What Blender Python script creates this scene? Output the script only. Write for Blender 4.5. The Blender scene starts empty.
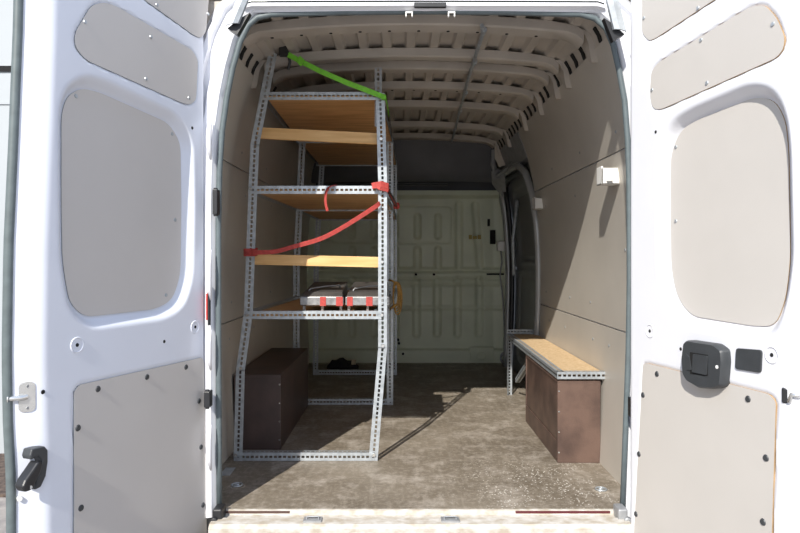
import bpy, math, random
from mathutils import Vector
random.seed(7)
COL = bpy.context.scene.collection
F, HX, HY, CZ = 650.0, 400.0, 257.0, 0.97     # photo focal length / horizon, eye height above the van floor
CX = 0.055                                    # van axis

def at(px, py, Y): return Vector(((px-HX)*Y/F, Y, CZ+(HY-py)*Y/F))

# ------------------------------------------------------------------ materials
def new_mat(name):
    m = bpy.data.materials.new(name); m.use_nodes = True
    nt = m.node_tree; b = nt.nodes['Principled BSDF']
    return m, nt, b
def mat(name, col, rough=.5, metal=0, var=0.0, scale=6, bump=0.0, bscale=60, col2=None, stretch=(1,1,1), spec=None):
    m, nt, b = new_mat(name)
    b.inputs['Roughness'].default_value = rough; b.inputs['Metallic'].default_value = metal
    if spec is not None: b.inputs['Specular IOR Level'].default_value = spec
    tc = nt.nodes.new('ShaderNodeTexCoord'); mp = nt.nodes.new('ShaderNodeMapping')
    mp.inputs['Scale'].default_value = stretch
    nt.links.new(tc.outputs['Object'], mp.inputs['Vector'])
    n = nt.nodes.new('ShaderNodeTexNoise'); n.inputs['Scale'].default_value = scale; n.inputs['Detail'].default_value = 6
    nt.links.new(mp.outputs[0], n.inputs['Vector'])
    r = nt.nodes.new('ShaderNodeValToRGB')
    c2 = col2 or tuple(c*(1-var) for c in col)
    r.color_ramp.elements[0].position = .35; r.color_ramp.elements[1].position = .65
    r.color_ramp.elements[0].color = (*c2, 1); r.color_ramp.elements[1].color = (*col, 1)
    nt.links.new(n.outputs['Fac'], r.inputs['Fac']); nt.links.new(r.outputs['Color'], b.inputs['Base Color'])
    if bump:
        n2 = nt.nodes.new('ShaderNodeTexNoise'); n2.inputs['Scale'].default_value = bscale
        nt.links.new(mp.outputs[0], n2.inputs['Vector'])
        bp = nt.nodes.new('ShaderNodeBump'); bp.inputs['Strength'].default_value = bump; bp.inputs['Distance'].default_value = .004
        nt.links.new(n2.outputs['Fac'], bp.inputs['Height']); nt.links.new(bp.outputs[0], b.inputs['Normal'])
    return m

M = {}
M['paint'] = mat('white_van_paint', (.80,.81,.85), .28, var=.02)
M['paint_shaded'] = mat('white_paint_shade_tint', (.74,.775,.86), .3, var=.02)  # van white again, bluish shade of the left door put into the colour
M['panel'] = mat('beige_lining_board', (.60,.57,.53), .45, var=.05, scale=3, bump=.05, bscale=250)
M['panel_shaded'] = mat('beige_board_shade_tint', (.58,.555,.53), .45, var=.04, scale=3)  # same lining board, left door's shade mixed into its colour
M['wall'] = mat('grey_wall_lining', (.54,.50,.44), .42, var=.10, scale=2.5, bump=.05, bscale=200)
M['edge'] = mat('raw_board_edge', (.45,.30,.16), .8, var=.3, scale=30)
M['steel'] = mat('galvanised_steel', (.52,.56,.59), .42, .5, var=.25, scale=35)
M['steel_d'] = mat('dull_grey_steel', (.40,.41,.42), .5, .4, var=.2, scale=20)
M['ceil'] = mat('pale_roof_primer', (.50,.455,.40), .5, var=.15, scale=5)
M['bulk'] = mat('grey_green_primer', (.74,.79,.60), .35, var=.12, scale=4)
M['over'] = mat('dark_grey_headliner', (.15,.155,.17), .6, var=.2, scale=3)
M['rubber'] = mat('grey_green_rubber_seal', (.13,.16,.165), .5, var=.2, scale=30)
M['seal_l'] = mat('worn_rubber_seal', (.12,.15,.16), .5, var=.15, scale=30)
M['black'] = mat('black_plastic', (.022,.023,.026), .4, var=.2, scale=20)
M['charcoal'] = mat('charcoal_plastic', (.05,.055,.06), .45, var=.15, scale=25, bump=.1, bscale=400)
M['dark'] = mat('dark_cavity', (.008,.008,.008), .9)
M['ply'] = mat('varnished_plywood', (.80,.48,.21), .5, col2=(.60,.33,.13), scale=5, stretch=(1,6,6), bump=.05)
M['pine'] = mat('pine_batten', (.78,.50,.22), .5, col2=(.66,.38,.14), scale=4, stretch=(1.2,14,14))
M['osb'] = mat('chipboard_top', (.62,.46,.28), .75, col2=(.50,.35,.19), scale=60, bump=.2, bscale=200)
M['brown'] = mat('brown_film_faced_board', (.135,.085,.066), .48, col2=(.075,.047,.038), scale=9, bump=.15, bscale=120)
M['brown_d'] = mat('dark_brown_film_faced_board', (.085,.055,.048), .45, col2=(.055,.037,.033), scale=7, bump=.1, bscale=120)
M['red'] = mat('red_webbing', (.50,.065,.055), .7, var=.25, scale=80, bump=.3, bscale=300)
M['green'] = mat('green_webbing', (.21,.66,.04), .6, var=.2, scale=60, bump=.3, bscale=300)
M['ratchet'] = mat('dark_ratchet_metal', (.06,.06,.06), .4, .6, var=.2, scale=30)
M['chrome'] = mat('bright_metal', (.75,.75,.73), .25, .8, var=.1, scale=30)
M['white_pl'] = mat('white_plastic', (.85,.84,.80), .5, var=.05)
M['rope'] = mat('yellow_brown_rope', (.55,.33,.08), .8, col2=(.3,.16,.05), scale=90, bump=.3)
M['case'] = mat('dark_grey_case_metal', (.13,.125,.12), .35, .4, var=.25, scale=12)
M['tape_w'] = mat('silver_tape', (.36,.36,.36), .4, .4, var=.4, scale=40)
M['lamp_red'] = mat('red_lamp_lens', (.5,.03,.02), .15, var=.1)
M['lamp_or'] = mat('orange_lamp_lens', (.8,.25,.03), .15, var=.1)
M['yellow'] = mat('yellow_sticker', (.42,.32,.08), .6)
M['sill'] = mat('dusty_white_sill', (.60,.58,.54), .55, col2=(.42,.37,.30), scale=26, stretch=(1,1.5,1.5))
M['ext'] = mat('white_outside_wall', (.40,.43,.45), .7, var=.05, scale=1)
M['cloth'] = mat('dark_cloth', (.02,.02,.022), .9, var=.3, scale=20)
M['dust'] = mat('pale_dust', (.62,.58,.52), .9)
M['asphalt'] = mat('grey_gravel_ground', (.34,.31,.28), .9, col2=(.22,.2,.19), scale=9, bump=.5, bscale=40)

def floor_mat():
    m, nt, b = new_mat('worn_brown_load_floor'); L = nt.links.new
    tc = nt.nodes.new('ShaderNodeTexCoord')
    def noise(sc, det=8, rough=.6, vec=None):
        n = nt.nodes.new('ShaderNodeTexNoise'); n.inputs['Scale'].default_value = sc; n.inputs['Detail'].default_value = det
        n.inputs['Roughness'].default_value = rough
        L(vec or tc.outputs['Object'], n.inputs['Vector']); return n.outputs['Fac']
    def ramp(f, stops):
        r = nt.nodes.new('ShaderNodeValToRGB'); e = r.color_ramp.elements
        e[0].position, e[0].color = stops[0][0], (*stops[0][1], 1); e[1].position, e[1].color = stops[1][0], (*stops[1][1], 1)
        for p, c in stops[2:]: q = e.new(p); q.color = (*c, 1)
        L(f, r.inputs['Fac']); return r.outputs['Color']
    def mix(a, bb, f, mode='MIX'):
        x = nt.nodes.new('ShaderNodeMix'); x.data_type = 'RGBA'; x.blend_type = mode
        if isinstance(f, float): x.inputs['Factor'].default_value = f
        else: L(f, x.inputs['Factor'])
        L(a, x.inputs['A']); 
        if isinstance(bb, tuple): x.inputs['B'].default_value = (*bb, 1)
        else: L(bb, x.inputs['B'])
        return x.outputs['Result']
    base = ramp(noise(2.3), [(.3,(.135,.110,.08)),(.72,(.25,.214,.165))])
    scr = nt.nodes.new('ShaderNodeMapping'); scr.inputs['Scale'].default_value = (14,2.2,1); L(tc.outputs['Object'], scr.inputs['Vector'])
    base = mix(base, (.46,.41,.34), ramp(noise(2.2, 9, .7, scr.outputs[0]), [(.52,(0,0,0)),(.75,(.4,.4,.4))]))
    base = mix(base, (.45,.40,.34), ramp(noise(34, 9, .8), [(.48,(0,0,0)),(.66,(.5,.5,.5))]))
    patch = ramp(noise(5.5, 10, .75), [(.50,(0,0,0)),(.68,(.65,.65,.65))])
    base = mix(base, (.52,.47,.41), patch)
    # pale grit, thickest in the rear right corner (object space of the floor)
    vor = nt.nodes.new('ShaderNodeTexVoronoi'); vor.inputs['Scale'].default_value = 75; L(tc.outputs['Object'], vor.inputs['Vector'])
    dots = ramp(vor.outputs['Distance'], [(.20,(1,1,1)),(.27,(0,0,0))])
    sep = nt.nodes.new('ShaderNodeSeparateXYZ'); L(tc.outputs['Object'], sep.inputs[0])
    dist = nt.nodes.new('ShaderNodeVectorMath'); dist.operation = 'DISTANCE'; dist.inputs[1].default_value = (.62,2.75,0)
    L(tc.outputs['Object'], dist.inputs[0])
    near = ramp(dist.outputs['Value'], [(.18,(1,1,1)),(.52,(0,0,0))])
    clump = ramp(noise(6), [(.42,(0,0,0)),(.55,(1,1,1))])
    f = mix(mix(dots, near, 1.0, 'MULTIPLY'), clump, 1.0, 'MULTIPLY')
    base = mix(base, (.8,.77,.7), f)
    L(base, b.inputs['Base Color'])
    b.inputs['Roughness'].default_value = .55; b.inputs['Specular IOR Level'].default_value = .35
    bp = nt.nodes.new('ShaderNodeBump'); bp.inputs['Strength'].default_value = .25; bp.inputs['Distance'].default_value = .003
    L(noise(90), bp.inputs['Height']); L(bp.outputs[0], b.inputs['Normal'])
    return m
M['floor'] = floor_mat()

# ------------------------------------------------------------------ mesh helpers
class MB:
    def __init__(s): s.v = []; s.f = []; s.mi = []; s.cur = 0
    def add(s, vs, fs):
        o = len(s.v); s.v += [tuple(x) for x in vs]
        for f in fs: s.f.append(tuple(i+o for i in f)); s.mi.append(s.cur)
    def box(s, a, b):
        x0,y0,z0 = [min(p,q) for p,q in zip(a,b)]; x1,y1,z1 = [max(p,q) for p,q in zip(a,b)]
        s.add([(x0,y0,z0),(x1,y0,z0),(x1,y1,z0),(x0,y1,z0),(x0,y0,z1),(x1,y0,z1),(x1,y1,z1),(x0,y1,z1)],
              [(0,3,2,1),(4,5,6,7),(0,1,5,4),(1,2,6,5),(2,3,7,6),(3,0,4,7)])
    def hexa(s, q0, q1):   # two quads of 4 points, joined
        s.add(list(q0)+list(q1), [(3,2,1,0),(4,5,6,7),(0,1,5,4),(1,2,6,5),(2,3,7,6),(3,0,4,7)])
    def tube(s, pts, r, n=8, closed=False, rz=None):
        pts = [Vector(p) for p in pts]; N = len(pts); rings = []; prev = None
        for i, p in enumerate(pts):
            a = pts[i-1] if (i or closed) else p; c = pts[(i+1)%N] if (i < N-1 or closed) else p
            t = (c-a).normalized()
            u = prev - t*prev.dot(t) if prev else t.orthogonal()
            if prev is None:
                u = Vector((0,0,1)).cross(t)
                if u.length < .1: u = Vector((1,0,0)).cross(t)
            u.normalize(); prev = u.copy(); w = t.cross(u)
            ri = r[i] if isinstance(r, (list,tuple)) else r
            rings.append([p+u*math.cos(2*math.pi*k/n)*ri+w*math.sin(2*math.pi*k/n)*(rz or ri) for k in range(n)])
        o = sum(rings, [])
        fs = [(i*n+k, i*n+(k+1)%n, ((i+1)%N)*n+(k+1)%n, ((i+1)%N)*n+k) for i in range(N if closed else N-1) for k in range(n)]
        if not closed: fs += [tuple(range(n))[::-1], tuple((N-1)*n+k for k in range(n))]
        s.add(o, fs)
    def cyl(s, c, axis, r, h, n=16, r2=None):
        c = Vector(c); ax = Vector(axis).normalized()
        s.tube([c, c+ax*h], [r, r if r2 is None else r2], n)
    def loft(s, rings, cap=True, close_ring=True):
        n = len(rings[0]); o = [p for r in rings for p in r]; fs = []
        for i in range(len(rings)-1):
            for k in range(n if close_ring else n-1):
                fs.append((i*n+k, i*n+(k+1)%n, (i+1)*n+(k+1)%n, (i+1)*n+k))
        if cap and close_ring: fs += [tuple(range(n))[::-1], tuple((len(rings)-1)*n+k for k in range(n))]
        s.add(o, fs)
    def ribbon(s, pts, wdir, w, th=.002):
        # webbing strap along pts; wdir width direction(s)
        pts = [Vector(p) for p in pts]; rings = []
        for i, p in enumerate(pts):
            a = pts[max(i-1,0)]; c = pts[min(i+1,len(pts)-1)]; t = (c-a).normalized()
            d = Vector(wdir[i] if isinstance(wdir, list) else wdir); d = (d - t*d.dot(t)).normalized(); nn = t.cross(d)
            rings.append([p-d*w/2-nn*th/2, p+d*w/2-nn*th/2, p+d*w/2+nn*th/2, p-d*w/2+nn*th/2])
        s.loft(rings)
    def angle(s, p0, p1, A, B, w=.038, pitch=.0215, hl=.0145, hh=.0105, holes=True):
        # slotted L profile: corner edge p0->p1, legs towards A and B
        p0 = Vector(p0); p1 = Vector(p1); L = (p1-p0).length; t = (p1-p0)/L
        n = max(1, int(L/pitch)); pt = L/n
        for D, E in ((A,B),(B,A)):
            D = Vector(D); D = (D-t*D.dot(t)).normalized(); E = Vector(E).normalized()
            cols = [0, w/2-hh/2, w/2+hh/2, w]
            g = 0
            vs = []; fs = []
            xs = []
            for i in range(n): xs += [i*pt, i*pt+(pt-hl)/2, i*pt+(pt+hl)/2]
            xs.append(L)
            th = .0018
            for x in xs:
                for c in cols: vs.append(p0+t*x+D*c)
            for i in range(len(xs)-1):
                for c in range(3):
                    if holes and i % 3 == 1 and c == 1: continue
                    a = i*4+c; fs.append((a, a+1, a+5, a+4))
            s.add(vs, fs)
    def build(s, name, m, parent=None, smooth=False, bevel=0, seg=2, auto=None):
        me = bpy.data.meshes.new(name); me.from_pydata(s.v, [], s.f); me.validate()
        for mm in (m if isinstance(m, (list,tuple)) else [m]): me.materials.append(mm)
        if isinstance(m, (list,tuple)) and len(me.polygons) == len(s.mi):
            for p, i in zip(me.polygons, s.mi): p.material_index = i
        o = bpy.data.objects.new(name, me); COL.objects.link(o)
        if smooth:
            for p in me.polygons: p.use_smooth = True
            if auto is not None: me.set_sharp_from_angle(angle=math.radians(auto))
        if bevel:
            bm = o.modifiers.new('bevel','BEVEL'); bm.width = bevel; bm.segments = seg; bm.limit_method = 'ANGLE'
        if parent is not None: o.parent = parent
        return o
def tag(o, label, cat, group=None, kind=None):
    o['label'] = label; o['category'] = cat
    if group: o['group'] = group
    if kind: o['kind'] = kind
    return o
def empty(name, label, cat, loc=(0,0,0), group=None, kind=None):
    # parts are built in world coordinates and re-based onto this Empty at the end
    o = bpy.data.objects.new(name, None); COL.objects.link(o); o.empty_display_size = .1
    o['base'] = tuple(loc)
    return tag(o, label, cat, group, kind)

def sdf_poly(px, py, P):
    d = 1e9; ins = False; n = len(P); j = n-1
    for i in range(n):
        x1,y1 = P[i]; x2,y2 = P[j]
        ex,ey = x2-x1, y2-y1; wx,wy = px-x1, py-y1
        t = max(0, min(1, (wx*ex+wy*ey)/(ex*ex+ey*ey+1e-12)))
        dx,dy = wx-ex*t, wy-ey*t; dd = dx*dx+dy*dy
        if dd < d: d = dd
        if (y1 > py) != (y2 > py) and px < (x2-x1)*(py-y1)/(y2-y1)+x1: ins = not ins
        j = i
    d = math.sqrt(d); return -d if ins else d
def sstep(a, b, x):
    t = max(0, min(1, (x-a)/(b-a))); return t*t*(3-2*t)
def round_poly(P, r, n=5):
    out = []; N = len(P)
    for i in range(N):
        p = Vector(P[i]).to_2d() if len(P[i]) == 2 else Vector(P[i][:2]); a = Vector(P[i-1][:2]); c = Vector(P[(i+1)%N][:2])
        rr = P[i][2] if len(P[i]) > 2 else r
        da = (a-p); dc = (c-p); k = min(rr, da.length*.45, dc.length*.45)
        q0 = p+da.normalized()*k; q1 = p+dc.normalized()*k
        for t in range(n+1):
            t /= n; out.append(tuple(q0*(1-t)**2+p*2*t*(1-t)+q1*t*t))
    return out

# ------------------------------------------------------------------ camera, light, world
cam = bpy.data.cameras.new('camera'); co = bpy.data.objects.new('camera', cam); COL.objects.link(co)
cam.sensor_width = 36; cam.lens = F/800*36; cam.shift_y = -9.5/800; cam.clip_start = .05
co.location = (0,0,CZ); co.rotation_euler = (math.pi/2,0,0); bpy.context.scene.camera = co
sun = bpy.data.lights.new('sun','SUN'); so = bpy.data.objects.new('sun', sun); COL.objects.link(so)
sun.energy = 6.0; sun.angle = math.radians(.6); sun.color = (1,.95,.87)
so.rotation_euler = Vector((.35,1,-.81)).to_track_quat('-Z','Y').to_euler()
w = bpy.data.worlds.new('sky'); bpy.context.scene.world = w; w.use_nodes = True
nt = w.node_tree; bg = nt.nodes['Background']
tc = nt.nodes.new('ShaderNodeTexCoord'); sp = nt.nodes.new('ShaderNodeSeparateXYZ'); rp = nt.nodes.new('ShaderNodeValToRGB')
nt.links.new(tc.outputs['Generated'], sp.inputs[0]); nt.links.new(sp.outputs['Z'], rp.inputs[0]); nt.links.new(rp.outputs[0], bg.inputs[0])
rp.color_ramp.elements[0].color = (.95,.97,1,1); rp.color_ramp.elements[1].color = (.50,.66,1,1); rp.color_ramp.elements[1].position = .8
bg.inputs[1].default_value = 1.05
vs = bpy.context.scene.view_settings; vs.view_transform = 'Standard'; vs.look = 'None'; vs.exposure = 0

# ------------------------------------------------------------------ van shell
PROF = [(0,.885),(.2,.895),(.4,.905),(.65,.912),(.9,.912),(1.1,.905),(1.3,.888),(1.45,.868),(1.6,.838),(1.72,.805),(1.82,.765),(1.86,.752)]
def hw(z):
    if z <= 0: return PROF[0][1]
    for (a,b),(c,d) in zip(PROF, PROF[1:]):
        if z <= c: return b+(d-b)*(z-a)/(c-a)
    return PROF[-1][1]
def zs(a, b, n): return [a+(b-a)*i/n for i in range(n+1)]
YR, YB = 2.50, 6.0      # rear opening, bulkhead

# ground and outside
g = MB(); g.box((-14,-9,-.72),(14,12,-.62)); tag(g.build('ground', M['asphalt']), 'grey gravel ground the van stands on', 'ground', kind='structure')
e = MB()
e.box((-7,5.2,-.62),(-2.5,5.4,2.44)); e.box((-7,5.21,2.44),(-2.5,5.4,2.50)); e.box((-7,5.19,2.19),(-2.5,5.4,2.21)); e.box((-7,5.2,2.50),(-2.5,5.4,4.2))
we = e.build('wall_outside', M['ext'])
e = MB(); e.box((-7,5.195,2.455),(-2.5,5.215,2.495)); e.build('joint', M['dark'], we)
tag(we, 'pale wall with a dark horizontal joint seen left of the open left door', 'wall', kind='structure')

e = MB(); e.box((-7,4.3,-.63),(-2.3,5.195,-.60)); tag(e.build('ground_border', mat('brown_soil',(.13,.095,.075),.95,col2=(.05,.035,.03),scale=25,bump=.6)), 'strip of dark brown soil along the outside wall', 'soil', kind='structure')
# floor
f = MB(); f.box((-.86,YR,-.03),(.98,YB+.05,0)); fl = f.build('floor', M['floor'])
tag(fl, 'worn brown load floor dusted with pale grit', 'floor', kind='structure')
f = MB(); f.box((-.99,YR,-.3),(1.10,YB+.1,-.035)); f.build('underfloor', M['steel_d'], fl)

# side walls : outer shell + lining panels
def side(sg, name, label, y1):
    def X(z, off=0): return CX+sg*(hw(z)+off)
    s = MB(); ring = [(X(z,.012), z) for z in zs(0,1.84,14)]+[(X(z,.085), z) for z in zs(1.84,-.3,14)]
    s.loft([[Vector((x,y,z)) for x,z in ring] for y in (YR+.02, y1)])
    root = s.build(name, M['paint'], smooth=True, auto=40)
    tag(root, label, 'wall', kind='structure')
    bands = [(0.0,.643),(.650,1.415),(1.422,1.838)]
    for k,(a,b) in enumerate(bands):
        cuts = [2.53, y1-.02]
        m = MB()
        r = [(X(z,0), z) for z in zs(a,b,6)]+[(X(z,.008), z) for z in zs(b,a,6)]
        m.loft([[Vector((x,y,z)) for x,z in r] for y in cuts])
        m.build('wall_panel', M['wall'], root, smooth=True, auto=30)
    for z,ys in ((.10,(2.75,3.6,4.3)),(.56,(2.7,3.0,3.25,3.8,4.2)),(.74,(2.72,3.3,3.7,4.3)),(1.3,(2.8,3.5,4.2)),(1.5,(2.75,3.3,3.9)),(1.0,(2.78,))):
        for y in ys:
            if y < y1-.05:
                c = MB(); c.cyl((X(z,.0), y, z), (-sg,0,0), .0085, .003, 10, .005); c.build('screw', M['steel_d'], root)
    return root
wl = side(-1, 'wall_left', 'left van wall lined with beige-grey boards behind the steel rack', YB)
wr = side(1, 'wall_right', 'right van wall lined with beige-grey boards in sun and shade', 4.50)

def XR(z, off=0): return CX+hw(z)+off
# right wall above and beyond the sliding door
s = MB()
r = [(XR(z,.0), z) for z in zs(1.66,1.84,5)]+[(XR(z,.085), z) for z in zs(1.84,1.66,5)]
s.loft([[Vector((x,y,z)) for x,z in r] for y in (4.50, YB)])
r = [(XR(z,.0), z) for z in zs(0,1.70,12)]+[(XR(z,.085), z) for z in zs(1.70,0,12)]
s.loft([[Vector((x,y,z)) for x,z in r] for y in (5.78, YB)])
s.box((XR(0,-.02),4.5,-.3),(XR(0,.085),YB,-.02))
s.build('door_surround', M['steel_d'], wr, smooth=True, auto=40)

# sliding door opening trim (bright pressed frame) and seal
def arch(off_in, off_x):
    P = [(4.52+off_in,-.02),(4.52+off_in,.4),(4.50+off_in,.8),(4.50+off_in,1.2),(4.54+off_in,1.42),(4.63+off_in,1.57-off_in*.6),(4.80,1.645-off_in),(5.1,1.66-off_in),(5.45,1.66-off_in),(5.62,1.63-off_in),(5.74-off_in,1.5),(5.76-off_in,1.2),(5.76-off_in,.5),(5.76-off_in,-.02)]
    out = []
    for (a,b),(c,d) in zip(P,P[1:]):
        for k in range(4): out.append((a+(c-a)*k/4, b+(d-b)*k/4))
    out.append(P[-1])
    return [Vector((XR(max(z,0), off_x), y, z)) for y,z in out]
t = MB(); t.tube(arch(0,-.005), .026, 10); tag(t.build('trim_1', mat('bright_grey_paint',(.42,.43,.43),.22,.2,var=.1), smooth=True), 'shiny grey pressed edge around the side door opening', 'trim', kind='structure')
t = MB(); t.tube(arch(.045,.02), .022, 8); tag(t.build('trim_2', M['black'], smooth=True), 'black rubber seal inside the side door opening', 'seal', kind='structure')

# sliding door: pressed inner skin
ds = MB(); ny, nz = 90, 120; gv = []
win = round_poly([(4.78,.95),(5.58,.95),(5.58,1.50),(4.82,1.50)], .10)
low = round_poly([(4.78,.12),(5.58,.12),(5.58,.80),(4.78,.80)], .08)
for i in range(ny+1):
    y = 4.5+1.27*i/ny
    for j in range(nz+1):
        z = -.02+1.68*j/nz
        d = .035*(1-sstep(0,.03,sdf_poly(y,z,win))) + .02*(1-sstep(0,.02,sdf_poly(y,z,low))) + .012*math.exp(-((z-.87)/.02)**2)
        gv.append((XR(max(z,0),.055)+d, y, z))
ds.add(gv, [(i*(nz+1)+j,(i+1)*(nz+1)+j,(i+1)*(nz+1)+j+1,i*(nz+1)+j+1) for i in range(ny) for j in range(nz)])
d3 = ds.build('door_3', mat('grey_door_inner',(.24,.25,.25),.35,.1,var=.15), smooth=True)
tag(d3, 'grey pressed inner face of the closed side sliding door', 'door', kind='structure')
p = MB(); q = round_poly([(4.82,.98),(5.55,.98),(5.55,1.47),(4.85,1.47)], .08)
p.add([(XR(z,.083), y, z) for y,z in q], [tuple(range(len(q)))]); p.build('window_panel', mat('grey_board',(.20,.20,.195),.5,var=.1), d3)
p = MB(); p.box((XR(.9,.02),4.6,.86),(XR(.9,.055),4.66,.98)); p.build('latch', M['lamp_red'], d3, bevel=.004)
p = MB(); p.tube([at(515,200,5.35)+Vector((.02,0,0)), at(513,240,5.5), at(514,275,5.4)], .016, 8); p.build('grab_rail', M['steel'], d3, smooth=True)

# ceiling skin with long corrugations
PT = [.112]
def zskin(x):
    u = (x-CX)/.74
    return 1.975-.045*u*u-(.02*max(0,abs(u)-.8)/.2)
def corr(x):
    t = ((x-CX)/.112) % 1.0
    return .020*(sstep(.12,.22,t)-sstep(.70,.80,t))
xs = [CX-.74+1.48*i/330 for i in range(331)]
c = MB(); yy = [YR, 3.0, 3.5, 4.0, 4.5, 5.0, 5.5, 6.05]
c.add([(x,y,zskin(x)+corr(x)) for y in yy for x in xs], [(i*331+k, i*331+k+1, (i+1)*331+k+1, (i+1)*331+k) for i in range(len(yy)-1) for k in range(330)])
c.add([(-.99,YR-.05,2.06),(1.10,YR-.05,2.06),(1.10,6.1,2.06),(-.99,6.1,2.06),(-.99,YR-.05,1.8),(1.10,YR-.05,1.8),(1.10,6.1,1.8),(-.99,6.1,1.8)], [(0,1,2,3),(1,2,6,5),(0,3,7,4),(2,3,7,6)])
ce = c.build('ceiling', M['ceil'], smooth=True, auto=35)
tag(ce, 'bare ribbed metal van roof seen from inside', 'ceiling', kind='structure')
# cant rails (corner pressings) with dark slots
for sg in (-1,1):
    r = MB(); sec = [(.66,1.935),(.70,1.925),(.735,1.90),(.757,1.86),(.762,1.835),(.80,1.835),(.80,1.96),(.66,1.965)]
    r.loft([[Vector((CX+sg*a,y,z)) for a,z in sec] for y in (YR+.02, YB)])
    cr = r.build('cant_rail', M['ceil'], ce, smooth=True, auto=50)
    y = 2.62
    while y < 5.3:
        h = MB(); wd = .028+.008*random.random()
        P = [(.733,1.899),(.750,1.872),(.760,1.842)]
        rings = []
        for a,z in P:
            rings.append([Vector((CX+sg*(a-.004),y,z)),Vector((CX+sg*(a-.004),y+wd*(1 if z>1.84 else .6),z)),Vector((CX+sg*(a+.01),y+wd,z)),Vector((CX+sg*(a+.01),y,z))])
        h.loft(rings); h.build('slot', M['dark'], cr)
        y += .115
# bows
for (y0,y1,dp) in ((2.69,2.80,.0),(3.12,3.20,0),(3.33,3.41,0),(3.71,3.80,0),(4.16,4.27,0),(4.80,4.90,0),(5.26,5.36,0)):
    b = MB(); rings = []
    us = [-.73,-.70,-.64]+[-.56+1.12*i/14 for i in range(15)]+[.64,.70,.73]
    for u in us:
        au = abs(u)
        if au <= .64: zb = 1.934-.045*(u/.74)**2; zt = zskin(CX+u); shr = 0
        else:
            k = {.70:(1.885,1.925,0),.73:(1.86,1.91,.1),.755:(1.83,1.90,.25),.768:(1.80,1.89,.4),.775:(1.775,1.88,.8)}[round(au,3)]
            zb, zt, shr = k
        c0 = (y0+y1)/2; h = (y1-y0)/2*(1-shr*.8); xx = CX+u
        xi = CX+math.copysign(min(au,.775)-(.022 if au>.64 else 0), u)
        rings.append([Vector((xi,c0-h,zt)),Vector((xi,c0-h+.004,zb+.006)),Vector((xi,c0-h+.012,zb)),Vector((xi,c0+h-.012,zb)),Vector((xi,c0+h-.004,zb+.006)),Vector((xi,c0+h,zt))])
    b.loft(rings)
    for sg in (-1,1):
        rg = []
        for a_,z_,h_ in ((.700,1.915,.045),(.725,1.895,.042),(.742,1.865,.036),(.750,1.835,.026),(.757,1.805,.018),(.765,1.790,.008)):
            c0 = (y0+y1)/2
            rg.append([Vector((CX+sg*(a_-.012),c0-h_,z_)),Vector((CX+sg*(a_-.012),c0+h_,z_)),Vector((CX+sg*(a_+.02),c0+h_,z_)),Vector((CX+sg*(a_+.02),c0-h_,z_))])
        b.loft(rg)
    bo = b.build('roof_bow', M['ceil'], ce, smooth=True, auto=35)
    if y0 < 2.7 or 3.6 < y0 < 3.8:
        for k in range(10):
            x = CX-.6+.125*k; h = MB(); h.cyl((x,(y0+y1)/2+(.025 if y0<2.7 else 0),1.936-.045*((x-CX)/.74)**2), (0,0,-1), .007, .004, 8); h.build('hole', M['dark'], bo)
b = MB(); b.tube([(.335,2.66,1.918),(.35,2.74,1.915),(.36,3.4,1.913),(.385,4.2,1.913),(.41,4.85,1.913),(.42,5.3,1.91)], .009, 8)
for y in (2.72,3.16,3.75,4.22,4.85): b.tube([(.35+(y-2.7)*.027,y-.02,1.915),(.35+(y-2.7)*.027,y+.02,1.915)], .012, 8)
b.build('cable_conduit', M['steel'], ce, smooth=True, auto=50)

# bulkhead (pressed)
def seg(px0,py0,px1,py1,Y=YB):
    a = at(px0,py0,Y); b_ = at(px1,py1,Y); return (a.x,a.z,b_.x,b_.z)
slots = []
for px in (333,352,374,395,416.6,437.3,457.6,479.3): slots.append((*seg(px,280,px,334), .032))
for px in (352,374,395,417.5,438): slots.append((*seg(px,217,px,236), .028)); slots.append((*seg(px,250,px,266), .030))
slots.append((*seg(459,205,459,266), .030)); slots.append((*seg(475,205,480,266), .030))
def capsule(x,z,s_):
    x0,z0,x1,z1,wd = s_; ex,ez = x1-x0,z1-z0; t = max(0,min(1,((x-x0)*ex+(z-z0)*ez)/(ex*ex+ez*ez)))
    return math.hypot(x-x0-ex*t, z-z0-ez*t)-wd
a = at(396,206,YB); b_ = at(452,243,YB)
frame_p = round_poly([(a.x,b_.z),(b_.x,b_.z),(b_.x,a.z),(a.x,a.z)], .05)
a2 = at(330,206,YB); b2 = at(392,243,YB)
frame_q = round_poly([(a2.x,b2.z),(b2.x,b2.z),(b2.x,a2.z),(a2.x,a2.z)], .05)
X0,X1,Z1 = -.88,1.02,1.58
nx,nz = 250,210; gv = []
zl = at(0,272,YB).z
for i in range(nx+1):
    x = X0+(X1-X0)*i/nx
    for j in range(nz+1):
        z = Z1*j/nz
        d = 0.0
        for s_ in slots:
            if abs(x-(s_[0]+s_[2])/2) < .09:
                c_ = capsule(x,z,s_)
                if c_ < .02: d = max(d, .016*(1-sstep(-.018,.004,c_)) + .006*math.exp(-(c_/.006)**2))
        for fp in (frame_p, frame_q):
            c_ = sdf_poly(x,z,fp)
            if abs(c_) < .03: d += .006*math.exp(-(c_/.008)**2)
        for zz,am,ww in ((zl+.015,.022,.02),(zl-.065,.012,.012),(zl-.12,.010,.012),(.50,-.010,.02)):
            d += am*math.exp(-((z-zz)/ww)**2)
        y = YB+d*1.0
        y += -.05*(1-sstep(.11,.13,z))            # base rail stands proud
        y += -.05*sstep(1.50,1.545,z)             # top lip
        y -= .03*sstep(.85,1.0,x)
        y += .03*sstep(.14,.32,.62-abs(z-.42)-.30)*0
        gv.append((x,y,z))
bk = MB(); bk.add(gv, [(i*(nz+1)+j,(i+1)*(nz+1)+j,(i+1)*(nz+1)+j+1,i*(nz+1)+j+1) for i in range(nx) for j in range(nz)])
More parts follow.
